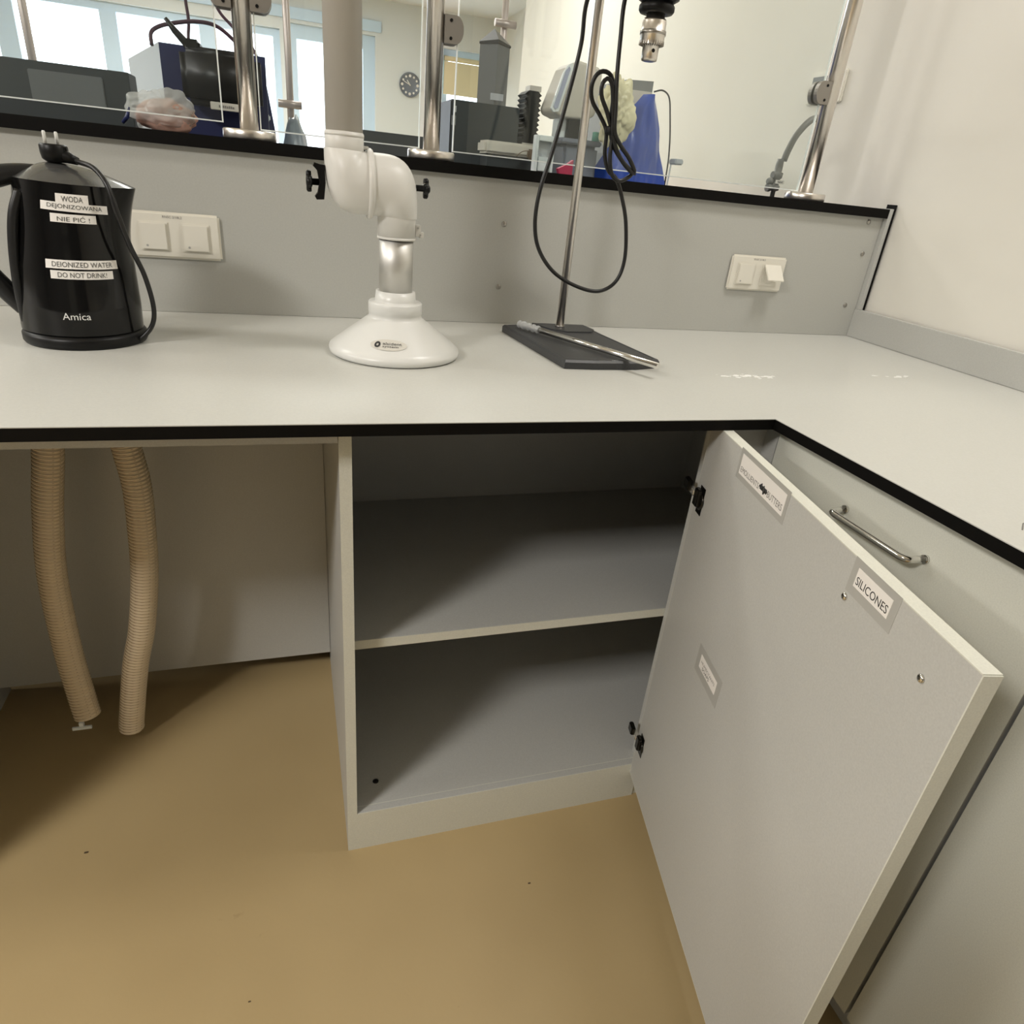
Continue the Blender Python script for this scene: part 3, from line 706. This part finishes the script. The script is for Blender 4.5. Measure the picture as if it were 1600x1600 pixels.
# ================================================================ GLASS SCREEN : posts and panes
def post(x, clamps, lab):
    t = thing('glass_post', (x, .76, 1.2265), lab, 'post', 'steel posts of the glass screen')
    finish('base_flange', MB().lathe([(.049, 1.2268), (.050, 1.229), (.050, 1.2425), (.048, 1.2445), (.018, 1.2445)], (x, .76, 0), 48), m_steel, t)
    finish('pole', MB().lathe([(.0175, 1.2445), (.0175, 2.05), (.014, 2.056)], (x, .76, 0), 40), m_steel, t)
    for sg in clamps:
        mb = MB(); z0, z1 = 1.438, 1.486
        zc_, r_ = (z0+z1)/2, (z1-z0)/2; xa = x+sg*.016; xb = x+sg*.053
        pts = [(xa, z0), (xb-sg*.014, z0)]+[(xb-sg*.014+sg*.016*math.cos(a_*PI/12-PI/2), zc_+r_*math.sin(a_*PI/12-PI/2)) for a_ in range(1, 12)]+[(xb-sg*.014, z1), (xa, z1)]
        mb.prism(pts, 'y', .743, .7555); mb.prism(pts, 'y', .7645, .777)
        c_ = finish('glass_clamp', mb, m_clamp, t)
        for dz in (-.015, .015):
            finish('screw', MB().lathe([(.003, .743), (.003, .7418)], (xb-sg*.024, 0, zc_+dz), 12, axis='y'), m_blk, c_)
post(-.797, (-1, 1), 'steel post of the glass screen, left of the extraction arm')
post(-.432, (1,), 'steel post of the glass screen, just right of the extraction arm')
post(.550, (-1,), 'steel post of the glass screen at the right end near the wall')
def pane(x0, x1, z0, z1, lab):
    mb = MB(); y0, y1 = .757, .763; e = .0022
    mb.box(x0+e, x1-e, y0, y1, z0+e, z1-e, mi=0)
    mb.box(x0, x1, y0, y1, z0, z0+e, mi=1).box(x0, x1, y0, y1, z1-e, z1, mi=1).box(x0, x0+e, y0, y1, z0+e, z1-e, mi=1).box(x1-e, x1, y0, y1, z0+e, z1-e, mi=1)
    solo('glass_screen', mb, [m_glass, m_glassedge], lab, 'glass screen', 'glass panels on the ledge')
pane(-1.95, -.844, 1.2530, 1.82, 'clear glass panel left of the leftmost steel post')
pane(-.7765, -.4575, 1.2465, 1.82, 'clear glass panel between the two posts beside the extraction arm')
pane(-.3865, .523, 1.2465, 1.82, 'long clear glass panel behind the stirrer stand, between its two posts')

# ================================================================ OPPOSITE BENCH
t = thing('opposite_bench', (-1.0, 1.3, 0), 'grey laboratory bench on the far side of the service panel, mostly hidden', 'bench')
finish('bench_top', MB().box(-3.0, .797, .889, 1.72, .87, .9), m_top, t)
finish('bench_body', MB().box(-2.98, .79, .92, 1.66, 0, .87), m_lam, t)
for x, zc in ((-1.368, None), (-.7065, 1.345), (-.056, 1.645)):
    tt = thing('slim_post', (x, 1.69, .9), {-1.368: 'slim post on the opposite bench at the upper left corner, before the windows', -.7065: 'slim post on the opposite bench left of the extraction tube', -.056: 'slim post on the opposite bench above the grey column'}[x], 'post', 'slim posts on the opposite bench')
    x_ = x+(x+.7375)*.037
    finish('pole', MB().lathe([(.0105, .90), (.0105, 2.05)], (x_, 1.69, 0), 20), m_rose, tt)
    if zc: finish('bar_clamp', MB().tube([(x_-.036, 1.675, zc+.005), (x_+.034, 1.675, zc+.005)], .011, 12), m_rose, tt)

# long dark low instrument at left
t = thing('dark_cabinet', (-1.9, 1.1, .9), 'long low dark grey instrument case behind the left glass panel', 'instrument case')
finish('casing', MB().box(-2.6, -1.049, 1.05, 1.14, .9, 1.336, .0012), m_dark, t)
finish('front_inset', MB().box(-1.24, -1.10, 1.0460, 1.0499, 1.262, 1.320, .002), m_tower, t)
# blue mixer/instrument
t = thing('lab_mixer', (-.88, 1.4, .9), 'navy blue laboratory instrument with pale grey side and black head, behind the glass', 'instrument')
mb = MB().prism([(-.994, 1.15), (-1.1417, 1.65), (-.80, 1.65), (-.765, 1.15)], 'z', .9, 1.411, mi=0)
finish('casing', mb, m_ltgrey, t)
finish('front_cover', MB().prism([(-.9935, 1.146), (-.9935, 1.1495), (-.7655, 1.1495), (-.7655, 1.146)], 'z', .9, 1.4105), m_navy, t)
finish('black_head', MB().box(-.945, -.775, 1.06, 1.146, 1.292, 1.405, .014).box(-.935, -.90, 1.07, 1.14, 1.395, 1.418, .006), m_satblk, t)
finish('lever', MB().tube([(-.968, 1.10, 1.452), (-.952, 1.10, 1.432), (-.925, 1.10, 1.405), (-.912, 1.10, 1.385)], [.004, .007, .009, .009], 12), m_satblk, t)
finish('nameplate', MB().box(-.888, -.795, 1.05, 1.0596, 1.2855, 1.3010, .001), m_device, t)
mb = MB()
for k_ in range(8): mb.box(-.870+.0042*k_, -.8670+.0042*k_, 1.0492, 1.0497, 1.2905, 1.2955-.001*(k_ % 3 == 1))
finish('lettering', mb, m_inkg, t)
finish('small_plug', MB().box(-.822, -.812, 1.135, 1.145, 1.238, 1.252, .002), m_whitefr, t)
finish('front_cable', MB().tube(smooth_path([(-1.0071, 1.14, 1.4015), (-1.0069, 1.15, 1.4262), (-.990, 1.16, 1.4418), (-.9583, 1.17, 1.4539), (-.9131, 1.17, 1.4629), (-.8709, 1.17, 1.4609), (-.835, 1.17, 1.4394), (-.80, 1.17, 1.405)], 8), .0042, 10), m_purple, t)
finish('upper_cable', MB().tube(smooth_path([(-.936, 1.2, 1.400), (-.936, 1.22, 1.4377), (-.932, 1.22, 1.4712), (-.934, 1.22, 1.5187), (-.925, 1.22, 1.58), (-.89, 1.22, 1.56), (-.866, 1.22, 1.5022), (-.8405, 1.22, 1.4748), (-.80, 1.20, 1.44), (-.78, 1.18, 1.405)], 8), .0036, 10), m_purple, t)
# right shoulder of the same bench : tall dark column with sloping edge
t = thing('column_unit', (-.79, 1.5, .9), 'tall navy instrument column with a sloping dark edge, right of the left post', 'instrument')
finish('casing', MB().prism([(-.80, .9), (-.752, .9), (-.752, 1.26), (-.776, 1.42), (-.80, 1.42)], 'y', 1.34, 1.50), m_navy, t)
finish('white_knob', MB().box(-.775, -.763, 1.330, 1.34, 1.285, 1.30, .003), m_whitefr, t)
# pale plastic cover
mb = MB(); mb.blob((-.700, 1.28, 1.10), .042, .08, .19, .12, 2.5, 4, 3)
solo('plastic_cover', mb, m_palesheet, 'pale blue-grey plastic cover seen between the left post and the slim post', 'cover')

# bag with pink powder on the ledge
bx = MB(); bx.blob((-.968, .84, 1.262), .057, .030, .033, .35, 2.2, 5, 11, flat=-.034)
t = thing('plastic_bag', (-.965, .84, 1.2265), 'clear plastic bag of pink powder lying on the ledge before the blue instrument', 'bag')
finish('contents', MB().blob((-.957, .84, 1.253), .050, .024, .030, .28, 1.3, 4, 4, flat=-.0255), m_pink, t)
b2 = MB().blob((-.960, .84, 1.262), .056, .030, .036, .35, 1.2, 5, 11, flat=-.036)
finish('film', b2, m_bag, t)
solo('pen', MB().tube([(-1.030, .805, 1.2345), (-1.020, .80, 1.245), (-1.014, .80, 1.262)], [.003, .004, .0015], 10), m_navy, 'small navy blue pen tip tucked at the left of the plastic bag', 'pen')

# black box instrument + grey column
t = thing('black_instrument', (-.215, 1.3, .9), 'black box instrument with small grey labels, behind the long glass panel', 'instrument')
finish('casing', MB().box(-.310, -.120, 1.15, 1.48, .9, 1.379, .003), m_dark, t)
finish('label', MB().box(-.307, -.2955, 1.147, 1.1495, 1.320, 1.342), m_greydev, t); finish('label', MB().box(-.3015, -.2955, 1.147, 1.1495, 1.350, 1.364), m_ltgrey, t)
t = thing('grey_column', (-.143, 1.55, .9), 'tall grey square column with a dark pitched cap behind the black instrument', 'instrument column')
sc = (1.50+.854)/2.004
def bk(x, z, y=1.50): s_ = (y+.854)/2.004; return (-.7375+(x+.7375)*s_, 1.2056+(z-1.2056)*s_)
a_ = bk(-.2306, 1.5173); b_ = bk(-.1491, 1.5282); c_ = bk(-.194, 1.548); xm = c_[0]
finish('column', MB().prism([(a_[0], 1.55), (xm, 1.50), (b_[0], 1.55), (xm, 1.60)], 'z', .9, 1.575), m_tower, t)
finish('cap', MB().add([(a_[0]-.003, 1.55, 1.574), (xm, 1.495, 1.578), (b_[0]+.003, 1.55, 1.574), (xm, 1.605, 1.574), (xm, 1.55, 1.612), (a_[0]-.003, 1.55, 1.568), (xm, 1.495, 1.568), (b_[0]+.003, 1.55, 1.568), (xm, 1.605, 1.568)],
       [[0, 1, 4], [1, 2, 4], [2, 3, 4], [3, 0, 4], [0, 5, 6, 1], [1, 6, 7, 2], [2, 7, 8, 3], [3, 8, 5, 0], [5, 8, 7, 6]]), m_satblk, t)
a2 = bk(-.215, 1.392, 1.49)
finish('plate_label', MB().box(a2[0]+.012, a2[0]+.052, 1.486, 1.492, 1.42, 1.438), m_ltgrey, t)
# bellows stand
t = thing('bellows_stand', (-.06, 1.2, .9), 'black pleated bellows on a stand between the black instrument and the display unit', 'bellows')
zz = []; z = 1.30; k_ = 0
left = []; right = []
while z <= 1.418:
    left.append((-.103+(.007 if k_ % 2 else 0), z)); right.append((-.055-(.007 if k_ % 2 else 0), z)); z += .0058; k_ += 1
finish('bellows', MB().prism(left+[(-.092, 1.425), (-.066, 1.425)]+right[::-1], 'y', 1.17, 1.24), m_satblk, t)
finish('support', MB().box(-.1, -.055, 1.17, 1.26, .9, 1.30).box(-.088, -.055, 1.18, 1.22, 1.425, 1.438), m_device, t)
# viscometer
t = thing('display_unit', (.0, 1.15, .9), 'off-white laboratory instrument with a tilted display behind the steel rod', 'instrument')
hd_ = MB().prism([(-.052, 1.385), (-.046, 1.374), (-.020, 1.366), (.055, 1.368), (.075, 1.38), (.082, 1.475), (.07, 1.490), (.012, 1.498), (-.008, 1.490), (-.018, 1.480)], 'y', 1.09, 1.19)
hdo = finish('head', hd_, m_device, t)
md = hdo.modifiers.new('bevel', 'BEVEL'); md.width = .006; md.segments = 3
finish('display_bezel', MB().prism([(-.056, 1.383), (-.048, 1.375), (-.034, 1.378), (-.006, 1.478), (-.008, 1.490), (-.020, 1.484), (-.032, 1.464)], 'y', 1.082, 1.0905), m_whitefr, t)
finish('display', MB().prism([(-.050, 1.388), (-.045, 1.382), (-.038, 1.385), (-.014, 1.475), (-.018, 1.480), (-.026, 1.470)], 'y', 1.080, 1.0825), m_screen, t)
finish('neck', MB().box(.005, .055, 1.11, 1.17, 1.31, 1.37, .004), m_satblk, t)
finish('lower_casing', MB().box(-.015, .085, 1.06, 1.25, .9, 1.305, .008).box(-.03, .088, 1.05, 1.26, 1.305, 1.318, .003), m_greyblue, t)
finish('spindle_guard', MB().box(-.02, .008, 1.12, 1.16, 1.318, 1.366, .003), m_whitefr, t)
# white strip box, connector, draft frame, pink item on the ledge behind the glass
t = thing('printer_box', (-.14, 1.0, 1.2265), 'low off-white device case with a dark seam in front of the black instrument', 'device')
bkz = lambda x, z, y: (-.7375+(x+.7375)*(y+.854)/2.004, 1.2056+(z-1.2056)*(y+.854)/2.004)
x0, z0 = bkz(-.211, 1.264, 1.02); x1, z1 = bkz(-.068, 1.298, 1.02)
finish('casing', MB().box(x0, x1, 1.02, 1.10, z0, z1-.002, .006), m_device, t)
finish('plinth', MB().box(x0+.01, x1+.01, 1.03, 1.10, .9, z0), m_dark, t)
mb = MB().box(x0+.02, x0+.08, 1.0190, 1.0198, z0+.005, z0+.0065)
finish('seam', mb, m_inkg, t)
solo('brown_connector', MB().box(-.135, -.113, .995, 1.012, 1.2560, 1.2790, .004).tube(smooth_path([(-.132, 1.00, 1.275), (-.150, 1.00, 1.272), (-.168, 1.0, 1.258)], 5), .0012, 6), m_brown, 'small brown plug with a thin lead in front of the off-white case', 'plug')
t = thing('draft_frame', (-.1, .9, 1.2265), 'small upright white plastic frame standing right of the low off-white case', 'frame')
q0 = bkz(-.0689, 1.2356, .87); q1 = bkz(-.0150, 1.322, .87)
fx0, fx1, fz1 = q0[0], q1[0]+.001, q1[1]; fz0 = 1.2268
finish('frame', MB().box(fx0, fx0+.007, .86, .885, fz0, fz1, .001).box(fx1-.006, fx1, .86, .885, fz0, fz1, .001).box(fx0+.007, fx1-.006, .86, .885, fz1-.012, fz1, .001), m_whitefr, t)
finish('inner_panel', MB().box(fx0+.008, fx1-.007, .872, .878, fz0, fz1-.012), m_ltgrey, t)
finish('label', MB().box(fx0+.012, fx1-.008, .8685, .8715, fz0+.004, fz0+.034), m_whitefr, t)
solo('red_packet', MB().prism([(-.088, 1.2268), (-.055, 1.2268), (-.055, 1.262), (-.072, 1.250), (-.093, 1.240)], 'y', .88, .895), m_red, 'crimson packet on the ledge behind the glass, left of the steel rod', 'packet')
# yellowish bag
mb = MB().blob((.102, 1.02, 1.392), .044, .028, .066, .42, 1.7, 5, 21)
solo('yellow_bag', mb, m_yellow, 'crumpled pale yellow and white plastic bag behind the looped cable', 'bag')
solo('teal_bottle_cap', MB().lathe([(.010, 1.318), (.010, 1.338), (.008, 1.340)], (.072, 1.06, 0), 16), m_green, 'small teal cap below the yellow bag beside the steel rod', 'cap')
# grey machine with blue plastic
t = thing('covered_machine', (.24, 1.25, .9), 'grey laboratory machine half covered by blue plastic, under the drill chuck', 'machine')
finish('casing', MB().prism([(.165, .9), (.165, 1.30), (.20, 1.487), (.283, 1.492), (.283, 1.465), (.262, 1.40), (.28, .9)], 'y', 1.19, 1.42), m_greydev, t)
finish('front_panel', MB().prism([(.200, 1.40), (.215, 1.463), (.277, 1.464), (.262, 1.37), (.262, 1.30), (.20, 1.30)], 'y', 1.176, 1.189), m_device, t)
finish('cable', MB().tube(smooth_path([(.278, 1.17, 1.4650), (.300, 1.16, 1.4700), (.318, 1.15, 1.455), (.331, 1.15, 1.4123), (.3467, 1.15, 1.3327), (.352, 1.15, 1.25), (.352, 1.15, 1.0), (.352, 1.15, .905)], 8), .0022, 8), m_cable, t)
bl = MB(); rows = 26; cols = 30
vs = []
for i in range(rows+1):
    v = i/rows; z = 1.452-v*(1.452-.95)
    hwL = .012+.30*min(1, v*1.75)**1.15*.42; hwR = .030+.062*min(1, v*1.6)
    for j in range(cols+1):
        u = j/cols; vv = (1.452-z)/.22; xl = .235-.135*min(vv, 1.04)**.85; xr = .268+.070*min(vv, 1.0); x = xl+(xr-xl)*u
        y = 1.140-.035*math.sin(PI*u)-.03*v+.016*noise.noise(Vector((x*22, z*9, 1)))+.01*noise.noise(Vector((x*50, z*14, 7)))
        vs.append((x, y, z))
nn = cols+1
off = len(vs); vs2 = [(x, y+.0025, z) for x, y, z in vs]
bl.add(vs+vs2, [[i*nn+j, i*nn+j+1, (i+1)*nn+j+1, (i+1)*nn+j] for i in range(rows) for j in range(cols)]+[[off+i*nn+j, off+(i+1)*nn+j, off+(i+1)*nn+j+1, off+i*nn+j+1] for i in range(rows) for j in range(cols)], 0, True)
solo('blue_sheet', bl, m_bluebag, 'crumpled blue plastic sheet hanging over the grey machine', 'plastic sheet')
solo('cable_block', MB().box(.347, .374, 1.10, 1.14, 1.288, 1.303, .003).tube([(.345, 1.12, 1.288), (.346, 1.13, 1.05), (.345, 1.15, .905)], .0022, 8), m_ltgrey, 'small pale connector block on the cables right of the blue sheet', 'connector')

# faucet near the wall
t = thing('lab_faucet', (.66, .84, 1.2265), 'grey laboratory tap with a label band, by the right end post', 'tap')
fb = [bkz(*q, .86) for q in ((.7272, 1.257), (.742, 1.30), (.750, 1.3356), (.757, 1.365), (.775, 1.41), (.812, 1.452), (.850, 1.462))]
P_ = [(x, .86, z) for x, z in fb]
m_fauc = mat('grey_coated_metal', (.22, .22, .21), .4)
P_[0] = (P_[0][0]+.002, .86, 1.2268)
finish('spout', MB().tube(smooth_path(P_[2:], 6), .0085, 14), m_fauc, t)
finish('valve_body', MB().lathe([(.006, 1.2268), (.006, 1.243), (.013, 1.245), (.014, 1.256), (.010, 1.258), (.010, 1.272), (.014, 1.275), (.015, 1.287), (.010, 1.289), (.010, 1.305), (.0085, 1.32)], (P_[1][0]-.003, .86, 0), 24), m_fauc, t)
finish('valve_knob', MB().lathe([(.007, -.016), (.009, -.020), (.009, -.028), (.006, -.031)], (P_[1][0]+.002, .86, 1.265), 16, axis='x').lathe([(.008, -.016), (.010, -.020), (.010, -.028)], (P_[1][0]+.002, .86, 1.250), 16, axis='x').lathe([(.006, -.014), (.009, -.018), (.009, -.024)], (P_[1][0]+.006, .86, 1.281), 16, axis='x'), m_fauc, t)
finish('label', MB().box(P_[1][0]-.014, P_[1][0]+.012, .844, .8455, 1.261, 1.270), m_paper, t)
mb2 = MB()
for k_ in range(5): mb2.box(P_[1][0]-.008+.0032*k_, P_[1][0]-.0057+.0032*k_, .8434, .8438, 1.2635, 1.2675-.001*(k_ % 2))
finish('lettering', mb2, m_inkg, t)
# wall outlet behind the end post
t = thing('wall_outlet', (.80, 1.10, 1.53), 'white wall outlet half hidden behind the right steel post', 'outlet')
finish('frame', MB().box(.790, .7998, 1.02, 1.17, 1.490, 1.572, .003), m_switch, t)
finish('insert', MB().box(.787, .790, 1.035, 1.155, 1.503, 1.560, .001), m_greydev, t)

# clock
t = thing('wall_clock', (.685, YF, 2.056), 'round grey wall clock with white marks on the far wall', 'clock')
finish('rim', MB().lathe([(.118, YF-.001), (.122, YF-.02), (.118, YF-.028), (.110, YF-.028), (.108, YF-.018), (.02, YF-.018)], (.685, 0, 2.056), 48, axis='y'), m_clock, t)
mk = MB()
for k_ in range(12):
    a_ = k_*PI/6; c_ = (.685+.088*math.sin(a_), 2.056+.088*math.cos(a_))
    mk.lathe([(.0115 if k_ % 3 else .015, YF-.0185), (.0115 if k_ % 3 else .015, YF-.020)], (c_[0], 0, c_[1]), 12, axis='y')
finish('hour_marks', mk, m_paper, t)
for nme, a_, l_, w_ in (('hour_hand', -.65, .055, .006), ('minute_hand', -1.15, .075, .004)):
    d_ = Vector((math.sin(a_), 0, math.cos(a_)))
    finish(nme, MB().tube([Vector((.685, YF-.023, 2.056))-d_*.01, Vector((.685, YF-.023, 2.056))+d_*l_], w_, 8), m_paper, t)

# far bench with dark case
t = thing('far_bench', (-.4, 3.3, 0), 'bench further back in the room, hidden below the ledge line', 'bench')
finish('bench_top', MB().box(-1.6, .78, 2.95, 3.65, .87, .9), m_top, t); finish('bench_body', MB().box(-1.55, .76, 3.0, 3.6, 0, .87), m_lam, t)
solo('dark_case', MB().box(-.40, .02, 3.0, 3.3, .9, 1.357, .006), m_dark, 'low dark grey case seen between the extraction tube and the middle post', 'instrument case')


# added shadow blocker, cabinet-shaped, in place of the person behind the camera
t = thing('shadow_blocker', (-1.16, -1.14, 0), 'tall grey mobile cabinet standing behind the viewpoint, out of the frame', 'cabinet')
finish('body', MB().box(-1.32, -1.0, -1.33, -.97, .08, 1.28, .004), m_greydev, t)
for dx in (-1.28, -1.04):
    for dy in (-1.29, -1.01):
        finish('blocker_caster', MB().lathe([(.03, -.012), (.035, -.008), (.035, .008), (.03, .012)], (dx, dy, .036), 20, axis='x').box(dx-.006, dx+.006, dy-.006, dy+.006, .06, .08), m_blk, t)
finish('door', MB().box(-1.31, -1.01, -.9695, -.953, .09, 1.27, .002), m_lam, t)
